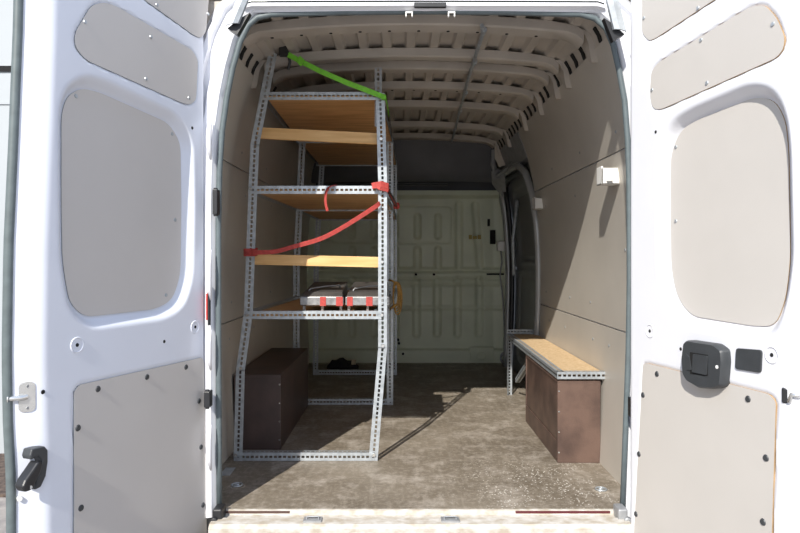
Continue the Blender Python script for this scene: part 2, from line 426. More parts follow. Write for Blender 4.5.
bk.add([(-.99,YB+.1,-.3),(1.1,YB+.1,-.3),(1.1,YB+.1,2.06),(-.99,YB+.1,2.06)],[(0,1,2,3)])
wb = bk.build('wall_back', M['bulk'], smooth=True)
tag(wb, 'grey-green pressed metal bulkhead across the front end of the load space', 'wall', kind='structure')
p = MB(); q0 = at(490.5,230,5.93); q1 = at(495.5,244,5.93); p.box(q0, q1+Vector((0,.04,0))); p.build('dark_opening', M['dark'], wb)
p = MB(); q0 = at(488,219,5.95); q1 = at(490,226,5.95); p.box(q0, q1+Vector((0,.04,0))); p.build('slit', M['dark'], wb)
p = MB(); q0 = at(497.5,241,5.84); q1 = at(504,251,5.90); p.box(q0, q1); p.build('junction_box', M['white_pl'], wb, bevel=.01)
p = MB(); p.tube([at(501,251,5.88), at(502,262,5.88), at(500,275,5.9), at(503,300,5.9), at(505,345,5.88)], .007, 6); p.build('cable', M['steel_d'], wb, smooth=True)
p = MB()
for k,(px,w_) in enumerate(((469,3),(473,4),(478,3))): 
    q0 = at(px,235+(k%2),5.965); q1 = at(px+w_,239,5.965); p.box(q0, q1+Vector((0,.03,0)))
p.build('sticker', M['yellow'], wb)
p = MB(); q0 = at(487,273.4,5.965); q1 = at(504,275,5.965); p.box(q0, q1+Vector((0,.03,0))); p.build('black_streak', M['dark'], wb)
p = MB(); q = [at(469,347,5.94),at(494,347,5.94),at(494,361,5.94),at(471,361,5.94)]
p.hexa(q, [v+Vector((0,.02,0)) for v in q]); p.build('base_plate', M['bulk'], wb, bevel=.006)
p = MB(); p.tube([at(481,356,5.93)+Vector((.045*math.cos(t_),0,.03*math.sin(t_))) for t_ in [k*math.pi/8 for k in range(16)]], .006, 6, True)
p.build('stamped_ring', M['bulk'], wb, smooth=True)
for px,py in ((403,354),(398,340),(399,343.5),(416,274.5),(434,274.5),(396,273)):
    p = MB(); v = at(px,py,5.93 if py>350 else 5.965); p.cyl(v, (0,1,0), .011, .05, 10); p.build('hole', M['dark'], wb)
p = MB()
for k in range(2):
    cc = at(506,357+k*2,5.90); p.tube([cc+Vector((.05*math.cos(t_),.0,.045*math.sin(t_))) for t_ in [j*math.pi/8 for j in range(16)]], .007, 6, True)
tag(p.build('cable_coil', M['steel_d'], smooth=True), 'small grey cable coil on the floor at the right foot of the bulkhead', 'cable')

# overhead: dark headliner over the cab
o = MB(); rings = []
for (y,z) in ((5.34,1.93),(5.38,1.86),(5.42,1.76),(5.46,1.68),(5.52,1.63),(5.58,1.62)):
    rings.append([Vector((x, y+.12*((x-.1)/.8)**2, z)) for x in [-.82+i*.082 for i in range(21)]])
o.loft(rings, close_ring=False, cap=False)
o.add([(-.88,6.0,1.58),(.97,6.0,1.58),(.97,6.09,1.93),(-.88,6.09,1.93)], [(0,1,2,3)])
oh = o.build('trim_3', M['over'], smooth=True); tag(oh, 'dark grey headliner panel over the bulkhead', 'panel', kind='structure')
for k in range(6):
    l = MB(); l.box((-.35,5.72,1.60+.018*k),(.42,5.75,1.608+.018*k)); l.build('louvre', M['black'], oh)
p = MB(); q = [at(494.5,145.5,5.30),at(503.5,143.5,5.30),at(506,165,5.30),at(499,167,5.30),at(495,158,5.30)]
v2 = [v+Vector((0,.01,0)) for v in q]; n_ = len(q); p.add(q+v2, [tuple(range(n_)), tuple(range(2*n_-1,n_-1,-1))]+[(i,(i+1)%n_,(i+1)%n_+n_,i+n_) for i in range(n_)])
p.build('corner_board', mat('pale_board',(.55,.50,.42),.6), oh)
p = MB()
p.loft([[at(491,171,5.35),at(500,169,5.30),at(505,178,5.25),at(493,180,5.35)],[at(492,184,5.45),at(500,186,5.40),at(506,192,5.35),at(498,192,5.45)]])
p.tube([at(494,150,5.36), at(493,165,5.36), at(497,176,5.34), at(506,170,5.2), at(518,158,4.95)], .022, 8)
p.build('corner_bracket', M['steel_d'], oh, smooth=True, auto=40)

# ------------------------------------------------------------------ rear frame
OPL = [(-.690,-.02),(-.692,.3),(-.694,.7),(-.694,1.1),(-.690,1.3),(-.680,1.45),(-.662,1.58),(-.640,1.69),(-.612,1.79),(-.580,1.855),(-.545,1.885),(-.490,1.897)]
OPR = [(.690,1.897),(.745,1.882),(.787,1.845),(.815,1.78),(.838,1.68),(.858,1.57),(.870,1.42),(.876,1.25),(.878,.9),(.873,.6),(.862,.3),(.850,-.02)]
OP = OPL+[(-.2,1.905),(.1,1.908),(.4,1.905)]+OPR
def offs(P, d):
    out = []
    for i,p_ in enumerate(P):
        a = Vector(P[max(i-1,0)]); c = Vector(P[min(i+1,len(P)-1)]); t_ = (c-a).normalized(); n_ = Vector((-t_.y,t_.x))
        out.append(Vector(p_)+n_*d)
    return out
def dense(P, n=3):
    out = []
    for (a,b),(c,d) in zip(P,P[1:]):
        for k in range(n): out.append((a+(c-a)*k/n, b+(d-b)*k/n))
    return out+[P[-1]]
OPd = OP
prof = [(.035,2.56),(.006,2.505),(.010,2.495),(.018,2.488),(.026,2.470),(.044,2.464),(.052,2.476),(.075,2.480),(.082,2.50),(.106,2.502),(.112,2.484),(.130,2.482),(.138,2.50),(.16,2.52),(.17,2.60)]
fr = MB(); rows = [[(v.x,y,v.y) for v in offs(OPd,d)] for d,y in prof]
n = len(OPd); fr.add(sum(rows,[]), [(i*n+k,i*n+k+1,(i+1)*n+k+1,(i+1)*n+k) for i in range(len(rows)-1) for k in range(n-1)])
frame = fr.build('trim_4', M['paint'], smooth=True, auto=40)
tag(frame, 'white painted steel frame around the rear opening of the van', 'frame', kind='structure')
sl = MB(); sl.tube([(v.x,2.487,v.y) for v in offs(OPd,.001)], .0115, 8)
tag(sl.build('trim_5', M['seal_l'], smooth=True), 'grey rubber door seal running around the rear opening', 'seal', kind='structure')
# top edge: black line, catch plates
p = MB(); rings = []
for x,dz in ((-.59,-.008),(-.56,0),(-.3,.001),(.1,.002),(.45,.001),(.745,0),(.775,-.008)):
    rings.append([Vector((x,2.450,1.929+dz)),Vector((x,2.452,1.917+dz)),Vector((x,2.474,1.909+dz)),Vector((x,2.478,1.902+dz)),Vector((x,2.51,1.904+dz)),Vector((x,2.51,1.929+dz))])
p.loft(rings); p.build('header_lip', M['paint'], frame, smooth=True, auto=50)
p = MB(); p.tube([(-.585,2.452,1.924),(-.56,2.452,1.932),(-.3,2.452,1.933),(.1,2.452,1.934),(.45,2.452,1.933),(.745,2.452,1.932),(.77,2.452,1.924)], .0035, 6); p.build('roof_gutter_gap', M['dark'], frame)
p = MB(); p.box((.053,2.44,1.908),(.174,2.455,1.927)); p.build('number_lamp', M['black'], frame, bevel=.003)
for px in (409,451):
    c_ = MB(); x = (px-400)*2.49/650
    c_.box((x-.014,2.466,1.896),(x+.014,2.474,1.903)); c_.box((x-.014,2.460,1.880),(x-.009,2.474,1.9)); c_.box((x+.009,2.460,1.880),(x+.014,2.474,1.9))
    c_.build('catch_bracket', M['white_pl'], frame, bevel=.002)
# hinge corner covers, bent sheet
for sg,(bx_,tx) in ((-1,((234,25),(246,-4))),(1,((618,31),(609,-6)))):
    a = at(*bx_,2.37); b_ = at(*tx,2.37); t_ = (b_-a).normalized(); rt = Vector((-sg*1,0,.18)).normalized()
    c_ = MB(); rings = []
    for k in range(6):
        p_ = a+(b_-a)*k/5; w_ = .045
        rings.append([p_+rt*w_*.0-rt*.028, p_-rt*.026+Vector((0,-.014,0)), p_+Vector((0,-.02,0)), p_+rt*.018+Vector((0,-.012,0)), p_+rt*.020, p_+rt*.015+Vector((0,-.006,0)), p_+Vector((0,-.014,0)), p_-rt*.022+Vector((0,-.008,0))])
    c_.loft(rings); c_.build('corner_cover', M['steel'], frame, smooth=True, auto=40)
    c_ = MB(); q0 = a+rt*.004+Vector((0,.004,-.006)); q = [q0-rt*.03+Vector((0,0,.0)), q0+rt*.02-t_*.035, q0+rt*.034+t_*.05, q0-rt*.0+t_*.03]
    c_.hexa(q, [v+Vector((0,.03,0)) for v in q]); c_.build('corner_gap', M['black'], frame)
# hinge hardware on the pillars
for (px,py0,py1,Y,w_) in ((217,190,215,2.455,.018),(209,390,406,2.44,.022),(631,397,416,2.42,.018)):
    c_ = MB(); a = at(px,py0,Y); b_ = at(px,py1,Y); c_.box((a.x-w_/2,Y-.03,b_.z),(a.x+w_/2,Y+.01,a.z)); c_.cyl((a.x,Y-.02,b_.z-.006),(0,0,1),.008,a.z-b_.z+.012,10)
    c_.build('door_check', M['black'], frame, bevel=.003)
# pillar pressings
for sg,px in ((-1,211),(1,636)):
    for (y0,y1) in ((120,160),(250,300),(330,370),(425,470)):
        c_ = MB(); a = at(px,y0,2.45); b_ = at(px,y1,2.45)
        c_.tube([a+Vector((0,-.002,0)), (a*.7+b_*.3)+Vector((sg*.004,-.014,0)), (a*.3+b_*.7)+Vector((sg*.004,-.014,0)), b_+Vector((0,-.002,0))], [.004,.010,.010,.004], 8)
        c_.build('pillar_pressing', M['paint'], frame, smooth=True)

# tail lamps outside the pillars
for sg,px,nm,mt,lb in ((-1,207.5,'tail_lamp','lamp_red','narrow red and black tail lamp edge left of the rear opening'),(1,642,'tail_lamp','lamp_or','narrow orange and black lamp edge right of the rear opening')):
    a = at(px,293,2.45); b_ = at(px,320,2.45)
    r_ = empty(nm, lb, 'tail lamp', (a.x,2.4,b_.z))
    c_ = MB(); c_.box((a.x-.003,2.44,b_.z),(a.x+.003,2.465,a.z)); c_.build('lens', M[mt], r_, bevel=.002)
    c_ = MB(); c_.box((a.x-sg*.003,2.442,b_.z-.02),(a.x-sg*.007,2.468,a.z+.03)); c_.build('housing', M['black'], r_)

# sill
s = MB(); rings = []
secs = [(2.50,.000),(2.488,.006),(2.478,.004),(2.474,-.012),(2.440,-.016),(2.434,-.006),(2.385,-.010),(2.372,-.022),(2.370,-.06),(2.37,-.20),(2.50,-.20)]
for x in [-.70+.05*i for i in range(32)]: rings.append([Vector((x,y,z)) for y,z in secs])
s.loft(rings); si = s.build('trim_6', M['sill'], smooth=True, auto=30)
tag(si, 'dirty white step sill across the rear opening', 'sill', kind='structure')
s = MB(); s.box((-.92,2.20,-.32),(1.0,2.42,-.062)); s.build('bumper_step', M['brown_d'], si, bevel=.01)
s = MB(); s.box((.44,2.474,-.006),(.80,2.477,.0025)); s.build('red_edge_strip', mat('dark_red_primer',(.10,.015,.02),.6), si)
s = MB(); s.box((-.67,2.474,-.006),(-.42,2.477,.0025)); s.build('edge_gap', mat('brown_gap',(.09,.05,.04),.8), si)
for px in (313,450):
    s = MB(); x = (px-400)*2.42/650; s.box((x-.034,2.395,-.012),(x+.034,2.435,-.002)); s.tube([(x-.022,2.405,-.002),(x-.022,2.415,.006),(x+.022,2.415,.006),(x+.022,2.405,-.002)],.003,6)
    tag(s.build('striker_plate', M['steel_d'], bevel=.003), 'grey striker plate in the sill, '+('left of the middle' if px<400 else 'right of the middle'), 'striker plate', 'striker plates in the rear sill')
# rubber corner pieces of the sill
for sg,px in ((-1,219),(1,622)):
    s = MB(); a = at(px,519,2.44); s.box((a.x-.02,2.42,-.03),(a.x+.016,2.485,.03)); s.cyl((a.x+sg*.012,2.42,-.01),(0,-1,0),.014,.012,12); s.build('sill_corner', M['black'] if sg<0 else M['steel_d'], si, bevel=.006)

# ------------------------------------------------------------------ rear doors
def make_door(name, label, O, U, N, feats, sg):
    O = Vector((*O,0)); U = Vector((*U,0)).normalized(); N = Vector((*N,0)).normalized(); W = .785
    def sz(px,py,d=0):
        k = (px-HX)/F; Q = O+N*d; s_ = (Q.x-k*Q.y)/(k*U.y-U.x); Y = Q.y+s_*U.y
        return (s_, CZ+(HY-py)*Y/F)
    def P3(s_,z,d): return O+U*s_+N*d+Vector((0,0,z))
    paint = M['paint'] if sg > 0 else M['paint_shaded']
    win = round_poly([sz(*p_,-.032) for p_ in feats['window']], .05, 4)
    flush = [round_poly([sz(*p_) for p_ in q], .02, 3) for q in feats['flush']]
    # free edge outline bulge
    def wid(z):
        if sg > 0: return W
        T = [(-1,.737),(.3,.737),(.40,.739),(.50,.746),(.7,.750),(1.0,.745),(1.3,.730),(1.6,.717),(2.2,.703)]
        for (a,b),(c,d) in zip(T,T[1:]):
            if z <= c: return b+(d-b)*(z-a)/(c-a)
    EW = .115 if sg > 0 else .078
    nx, nz = 120, 330; Z0, Z1_ = -.12, 2.02; gv = []
    for i in range(nx+1):
        for j in range(nz+1):
            z = Z0+(Z1_-Z0)*j/nz; s_ = -.03+(wid(z)+.03)*i/nx
            d = 0
            d -= .034*(1-sstep(0,.040,sdf_poly(s_,z,win)))
            for q in flush:
                c_ = sdf_poly(s_,z,q)
                if c_ < .01: d -= .006*(1-sstep(0,.005,c_))
            d += .006*math.exp(-((sdf_poly(s_,z,win)-.052)/.008)**2)*0
            e_ = wid(z)-s_
            d -= .050*(1-sstep(-.02,EW,e_)) if e_ < EW else 0
            d -= .020*(1-sstep(-.03,-.005,s_))
            gv.append(P3(s_,z,d))
    mb = MB(); ff = [(i*(nz+1)+j,(i+1)*(nz+1)+j,(i+1)*(nz+1)+j+1,i*(nz+1)+j+1) for i in range(nx) for j in range(nz)]
    mb.add(gv, ff)
    # outer skin
    W2 = .78 if sg > 0 else .70
    mb.add([P3(-.03,Z0,-.02),P3(-.03,Z0,-.060),P3(W2,Z0,-.07),P3(W2,Z0,-.05),P3(-.03,Z1_,-.02),P3(-.03,Z1_,-.060),P3(W2,Z1_,-.07),P3(W2,Z1_,-.05)],
           [(0,1,5,4),(1,2,6,5),(2,3,7,6),(4,5,6,7),(0,3,2,1)])
    d_ = mb.build(name, paint, smooth=True, auto=40)
    tag(d_, label, 'door', kind='structure')
    # seal on free edge
    m = MB(); pts = [P3(wid(z)+.004,z,-.052) for z in zs(Z0,Z1_,30)]; m.tube(pts, .013, 8); m.build('edge_seal', M['rubber'], d_, smooth=True)
    pm = M['panel'] if sg > 0 else M['panel_shaded']
    def sheet(q, d, th, nm):
        m = MB(); n_ = len(q); area = sum(q[i-1][0]*q[i][1]-q[i][0]*q[i-1][1] for i in range(n_))
        vt = [P3(a,b,d+th) for a,b in q]+[P3(a,b,d) for a,b in q]
        m.cur = 0; m.add(vt, [tuple(range(n_))]); 
        m.cur = 1; m.add(vt, [(i,(i+1)%n_,(i+1)%n_+n_,i+n_) for i in range(n_)])
        return m.build(nm, [pm, M['edge'] if sg>0 else M['steel_d']], d_)
    sh = [sheet(win, -.0335, .0035, 'window_board')]
    for q in flush: sh.append(sheet([(a,b) for a,b in q], -.0055, .006, 'lining_board'))
    def dot(px,py,r,d,mt,nm,par, h=.003):
        s_,z = sz(px,py,d); m = MB(); m.cyl(P3(s_,z,d), N, r, h, 14, r*.8); m.build(nm, mt, par)
    for (k,px,py) in feats['screws']: dot(px,py,.0065,(-.030 if k==0 else .0005),M['steel'],'screw',sh[k])
    for (px,py) in feats['plugs']: dot(px,py,.010,.0005,M['charcoal'],'plug',sh[1])
    for (px,py,ring) in feats['holes']:
        dot(px,py,.0065,-.001,M['dark'],'hole',d_, .0022)
        if ring:
            s_,z = sz(px,py); m = MB(); m.tube([P3(s_+.022*math.cos(a*math.pi/8), z+.022*math.sin(a*math.pi/8), .0) for a in range(16)], .0025, 6, True); m.build('boss', paint, d_, smooth=True)
    return d_, sz, P3
Lf = dict(
 window=[(61,200),(61,115),(66,97),(80,88),(98,92),(168,123),(180,142),(181,205),(180,275),(172,300),(155,309),(84,317),(69,303),(62,262)],
 flush=[[(74,392),(79,385),(202,357.5),(204,362),(208,610),(74,700)],
        [(75,47),(75,33),(91,6),(102,2),(114,5),(192,50),(198,60),(196,100),(190,105),(180,102),(86,60)],
        [(142,-2),(195,36),(201,38),(206,32),(212,-40),(140,-60)]],
 screws=[(0,76,96),(0,172,134),(0,175,220),(0,166,295),(2,85,22),(2,151,37),(2,146,79),(2,189,98),(3,157,5),(3,208,14)],
 plugs=[(98,389),(147,377),(186,367),(199,401),(78,428),(81,508),(201,447),(203,505)],
 holes=[(77,345,1),(164,341.5,0),(195,327,1),(43,392,0),(192,128,0)])
Rt = dict(
 window=[(671,215),(671,155),(681,130),(700,119),(756,97),(775,100),(786,120),(789,150),(791,260),(786,300),(776,326),(755,326),(692,316),(678,298),(672,270)],
 flush=[[(643,364),(647,363),(769,394),(776,401),(772,533),(768,700),(630,620),(634,533)],
        [(651,72),(658,63),(752,6),(765,5),(777,18),(785,38),(783,50),(776,58),(662,109),(653,109),(650,98)],
        [(642,-10),(642,33),(649,41),(656,38),(720,-4),(720,-40),(642,-40)]],
 screws=[(0,676,147),(0,676,221),(0,786,108),(2,701,40),(2,773,24),(2,707,83),(2,652,90),(3,644,18),(3,698,8)],
 plugs=[(657,374),(643,395),(639,454),(636,514),(748,399),(766,458),(763,522)],
 holes=[(656,132,0),(681,349,0),(772,355,1),(650,331,1)])
dl, szL, PL = make_door('door_1', 'open white left rear door, shade tinted into its white paint and beige lining boards', (-.746,2.45), (-.363,-.932), (.932,-.363), Lf, -1)
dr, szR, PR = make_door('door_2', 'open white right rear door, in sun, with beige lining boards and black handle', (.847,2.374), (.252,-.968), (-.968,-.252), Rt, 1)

# left door: lock bolt and black release handle on the slanted free edge
def edge_d(s_, W=.742):
    e_ = W-s_; return -.050*(1-sstep(-.02,.078,e_)) if e_ < .078 else 0
s_,z = szL(27,397,-.022); d0 = edge_d(s_)
m = MB(); P = round_poly([(s_-.016,z-.042),(s_+.016,z-.042),(s_+.016,z+.042),(s_-.016,z+.042)], .015, 4)
m.loft([[PL(a,b,edge_d(a)+.001) for a,b in P],[PL(a,b,edge_d(a)+.007) for a,b in P]])
pl = m.build('bolt_plate', M['chrome'], dl)
m = MB(); a = PL(s_,z,d0+.005); m.tube([a, a+Vector((-.006,-.014,0)), a+Vector((-.038,-.026,0))], .0075, 10); m.tube([a+Vector((-.034,-.0245,-.0)), a+Vector((-.037,-.0256,.0)),], .011, 10)
m.build('bolt_pin', M['chrome'], pl, smooth=True, auto=40)
for dz in (-.03,.03): m = MB(); m.cyl(PL(s_,z+dz,d0+.006), (PL(0,0,1)-PL(0,0,0)), .004, .004, 8); m.build('screw', M['steel_d'], pl)
hs,hz = szL(38,470)
def poly_handle(pts, P3f, szf, d0, d1):
    q = [szf(*p_, d1*.6) for p_ in pts]
    return [P3f(a,b,d0) for a,b in q], [P3f(a,b,d1) for a,b in q]
m = MB(); out = [(29,456),(31,449),(44,446),(47,450),(47,462),(45,476),(40,487),(34,490),(36,480),(40,468),(41,460),(37,456),(30,460)]
lo,hi = poly_handle(out, PL, szL, edge_d(hs)-.006, edge_d(hs)+.028)
m.loft([lo,hi]); h1 = m.build('release_handle', M['charcoal'], dl, bevel=.004)
m = MB(); lo,hi = poly_handle([(36,461),(41,462),(39,471),(34,481),(29,490),(23,492),(20,487),(23,480),(30,470)], PL, szL, edge_d(hs)+.008, edge_d(hs)+.042)
m.loft([lo,hi]); m.build('lever', M['black'], h1, bevel=.005)
a = PL(*szL(24,486), edge_d(hs)+.040); m = MB(); m.cyl(a, (.6,-.8,0), .005, .003, 10); m.build('pivot', M['steel_d'], h1)
m = MB(); s2 = szL(29,500); m.cyl(PL(*s2, edge_d(s2[0])), (.6,-.8,0), .007, .008, 10); m.build('rubber_stop', M['white_pl'], dl)
# small bracket plate around hole
# right door: handle bezel and cover plate
m = MB(); q = [(685,342),(689,340),(716,344),(724,350),(725,362),(723,386),(716,389),(700,388),(688,381),(684,374),(683,358)]
q2 = round_poly([szR(*p_,.022) for p_ in q], .008, 3)
cxs = sum(a for a,b in q2)/len(q2); czs = sum(b for a,b in q2)/len(q2)
def scl(k): return [(cxs+(a-cxs)*k, czs+(b-czs)*k) for a,b in q2]
m.loft([[PR(a,b,-.002) for a,b in q2],[PR(a,b,.024) for a,b in q2],[PR(a,b,.032) for a,b in scl(.94)]])
bz = m.build('handle_bezel', M['charcoal'], dr, smooth=True, auto=40)
def hp(pts, d0, d1, nm, mt, par, r=.003):
    m = MB(); q = round_poly([szR(a,b,d0) for a,b in pts], r, 3)
    m.loft([[PR(a,b,d0) for a,b in q],[PR(a,b,d1) for a,b in q]]); return m.build(nm, mt, par)
hp([(690,352),(708,355),(708,376),(690,374)], .0322, .0328, 'handle_recess', M['dark'], bz)
hp([(694,354),(708,356),(707,375),(693,372)], .0326, .037, 'handle_lever', M['charcoal'], bz)
hp([(686,353),(690,357),(692,370),(687,370)], .0322, .035, 'handle_slope', M['charcoal'], bz)
m = MB(); m.cyl(PR(*szR(717,367,.032),.0315), (-.968,-.252,0), .0055, .002, 10); m.build('lock_hole', M['white_pl'], bz)
hp([(724,354),(727,355),(727,380),(723,383)], -.002, .012, 'side_clip', M['steel_d'], bz)
m = MB(); q = round_poly([szR(737,348),szR(763,350),szR(762,373),szR(736,369)], .010, 4)
m.loft([[PR(a,b,-.001) for a,b in q],[PR(a,b,.005) for a,b in q]]); m.build('cover_plate', M['charcoal'], dr, bevel=.002)
m = MB(); c0 = szR(794,398,-.01); 
lo = [PR(c0[0]-.028,c0[1]-.018,-.014),PR(c0[0]+.03,c0[1]-.026,-.04),PR(c0[0]+.03,c0[1]+.018,-.04),PR(c0[0]-.028,c0[1]+.024,-.014)]
m.hexa(lo, [v+Vector((-.018,-.006,0)) for v in lo]); lt = m.build('door_latch', M['black'], dr, bevel=.004)
m = MB(); m.tube([PR(c0[0]-.006,c0[1]-.012,.0),PR(c0[0]+.004,c0[1]+.010,.002),PR(c0[0]+.022,c0[1]+.010,-.008)], .0055, 8); m.build('latch_claw', M['chrome'], lt, smooth=True)

# ------------------------------------------------------------------ steel shelving rack
rack = empty('shelving_rack', 'tall slotted galvanised steel shelving rack with plywood shelves along the left wall', 'shelf rack', (-.4,4.2,0))
def post(pts, A, B, w=.042):
    m = MB()
    for a,b in zip(pts,pts[1:]): m.angle(a, b, A, B, w)
    return m.build('post', M['steel'], rack)
YF, YM, YK = 3.09, 4.26, 5.34
def col(pix, Y): return [at(px,py,Y) for px,py in pix]
lpF = col([(233.5,461),(236,370),(244,312),(248.5,187),(250.5,144),(268.5,52)], YF)
rpF = col([(377.5,461),(387,348),(387,180),(384.5,93)], YF)
post(lpF, (1,0,0), (0,1,0)); post(rpF, (-1,0,0), (0,1,0))
def lp(z):
    for a,b in zip(lpF,lpF[1:]):
        if a.z <= z <= b.z: return a.x+(b.x-a.x)*(z-a.z)/(b.z-a.z)
    return lpF[0].x
m = MB(); m.angle((-.088,YF+.046,1.60),(-.088,YF+.05,1.885),(-1,0,0),(0,1,0),.034); m.build('post_extension', M['steel_d'], rack)  # darker steel than the posts: its shade is put into the colour
post([Vector((-.70,YM,0)),Vector((-.70,YM,.9)),Vector((-.68,YM,1.3)),Vector((-.66,YM,1.74))], (1,0,0),(0,1,0))
post([Vector((-.045,YM,0)),Vector((-.045,YM,1.745))], (-1,0,0),(0,1,0))
post([Vector((-.715,YK,0)),Vector((-.71,YK,.9)),Vector((-.69,YK,1.3)),Vector((-.66,YK,1.74))], (1,0,0),(0,1,0))
post([Vector((-.025,YK,0)),Vector((-.025,YK,1.745))], (-1,0,0),(0,1,0))
LV = [.0,.694,1.289,1.735]
def beam(p0,p1,A,B,w=.038,mt='steel'):
    m = MB(); m.angle(p0,p1,A,B,w); return m.build('beam', M[mt], rack)
for z in LV:
    zt = z+.019 if z > 0 else .040
    xl = lp(max(zt,.02)); xr = -.092 if z > .1 else -.125
    beam((xl+.012,YF-.003,zt),(xr+.004,YF-.003,zt),(0,0,-1),(0,1,0))
    for Y,xa,xb in ((YM,-.70,-.05),(YK,-.71,-.03)):
        if z > 1: xa += .02
        beam((xa,Y-.003,zt),(xb,Y-.003,zt),(0,0,-1),(0,1,0))
    if z > .1:
        beam((xl+.006,YF+.01,zt),(-.69 if z<1 else -.675,YM,zt),(0,0,-1),(1,0,0)); beam((-.69 if z<1 else -.675,YM,zt),(-.70 if z<1 else -.67,YK,zt),(0,0,-1),(1,0,0))
        beam((-.090,YF+.01,zt),(-.047,YM,zt),(0,0,-1),(-1,0,0)); beam((-.047,YM,zt),(-.027,YK,zt),(0,0,-1),(-1,0,0))
        for (ya,yb,xa0,xa1,xb0,xb1) in ((YF+.012,YM-.006,xl+.03,-.095,-.655,-.055),(YM+.045,YK-.006,-.655,-.055,-.66,-.035)):
            m = MB(); z0 = zt-.028; z1 = zt-.014
            m.hexa([Vector((xa0,ya,z0)),Vector((xa1,ya,z0)),Vector((xb1,yb,z0)),Vector((xb0,yb,z0))],[Vector((xa0,ya,z1)),Vector((xa1,ya,z1)),Vector((xb1,yb,z1)),Vector((xb0,yb,z1))])
            m.build('shelf_board', M['ply'], rack)
# battens
for pl_,pr_,zw in ((at(257,127,YF+.03),at(378,133,YF+.03),.054),(at(251,254,YF+.03),at(380,257,YF+.03),.051)):
    m = MB(); q = [pl_+Vector((0,0,-zw)), pr_+Vector((0,0,-zw)), pr_, pl_]
    m.hexa(q, [v+Vector((0,.022,0)) for v in q]); m.build('batten', M['pine'], rack, bevel=.002)
# bolts
for (px,py) in ((251,189),(247,315),(381,191),(382,262),(382,315),(381,97),(266,97),(381,139),(236,455),(374,455),(383,346),(241,368)):
    m = MB(); v = at(px,py,YF-.004); m.cyl(v, (0,-1,0), .008, .005, 6); m.build('bolt', M['chrome'], rack)

# straps
def bez(P, n=8):
    out = []
    for i in range(len(P)-1):
        p0 = Vector(P[max(i-1,0)]); p1 = Vector(P[i]); p2 = Vector(P[i+1]); p3 = Vector(P[min(i+2,len(P)-1)])
        for k in range(n):
            t = k/n; out.append(.5*((2*p1)+(p2-p0)*t+(2*p0-5*p1+4*p2-p3)*t*t+(3*p1-3*p2+p3-p0)*t**3))
    return out+[Vector(P[-1])]
rs = empty('ratchet_strap', 'faded red webbing strap sagging across the front of the rack', 'strap', (-.4,3.05,1.0))
m = MB(); m.ribbon(bez([at(248,252,3.10), at(254,252.5,3.06), at(275,251.5,3.055), at(294,246.5,3.05), at(321,238.5,3.05), at(345,226,3.055), at(374,207.5,3.06),at(380,203,3.07)]), (0,-.25,1), .021, .003); m.build('webbing', M['red'], rs, smooth=True, auto=50)
m = MB()
for k in range(3):
    zc = at(0,251+k*1.5,YF).z; x0 = -.735; 
    m.ribbon([Vector((x0,3.075,zc)),Vector((x0+.05,3.072,zc)),Vector((x0+.055,3.10,zc+.004)),Vector((x0+.01,3.14,zc+.004)),Vector((x0-.01,3.10,zc)),Vector((x0,3.078,zc))], (0,0,1), .022, .003)
m.build('post_wrap', M['red'], rs)
m = MB(); a = at(374,189.5,3.055); b_ = at(388,186,3.06)
m.ribbon([at(372,186,3.06), at(381,184,3.05), at(388,186,3.07), at(389,190,3.14), at(384,191,3.15)], (0,0,1), .028, .004)
m.ribbon([at(373,184,3.065), at(380,188,3.05), at(388,190,3.07)], (0,0,1), .020, .004)
m.ribbon([at(387,188,3.08), at(391,195,3.20), at(395,202,3.4), at(397,207,3.55)], (0,0,1), .02, .003)
m.build('post_knot', M['red'], rs)
m = MB(); v = at(397,206,3.55); m.box(v-Vector((.02,.02,.016)), v+Vector((.014,.02,.018))); m.build('ratchet_end', M['red'], rs, bevel=.008)
m = MB(); m.ribbon([at(389,192,3.12), at(393,200,3.3), at(396,206,3.5)], (1,0,.2), .016, .006); m.build('ratchet_bar', M['ratchet'], rs)
m = MB(); m.ribbon(bez([at(336,185.5,3.10), at(331,186,3.06), at(327,190,3.05), at(325.5,197,3.045), at(325.8,204,3.045), at(327.5,211,3.05)], 5), [(.9,-.4,.2)]*26, .013, .003)
tag(m.build('strap_end', M['red'], smooth=True, auto=50), 'short red strap end hanging over the second rack beam', 'strap')
gs = empty('ratchet_strap', 'bright green webbing strap tying the rack top to the roof corner', 'strap', (-.3,3.07,1.8))
m = MB(); m.ribbon([at(288,54.5,3.07), at(300,61,3.065), at(320,71,3.06), at(345,82,3.06), at(370,91.5,3.06), at(384,97,3.07)], (0,-.3,1), .024, .003)
m.ribbon([at(298,58.5,3.058), at(303,63.5,3.056)], (0,-.3,1), .034, .003); m.build('webbing', M['green'], gs)
m = MB(); m.ribbon([at(384,96,3.07), at(386,99,3.11), at(387.5,106,3.3), at(389,115,3.55)], (0,.2,1), .020, .003)
v = at(384,97,3.07); m.box(v-Vector((.012,.01,.010)), v+Vector((.010,.02,.008))); m.build('webbing_tail', M['green'], gs)
m = MB(); m.ribbon([at(389,112,3.5), at(391,128,3.9), at(392,140,4.2)], (0,.2,1), .014, .004); m.build('tension_bar', M['ratchet'], gs)
m = MB(); v = at(284,50,3.08); m.box(v-Vector((.022,.015,.03)), v+Vector((.022,.015,.02))); m.tube([v, at(280,42,3.10), at(277,36,3.12)], .007, 6); m.tube([v+Vector((.02,0,-.02)), at(290,62,3.09), at(288,70,3.1)], .008, 6)
m.build('ratchet_buckle', M['ratchet'], gs, bevel=.003)

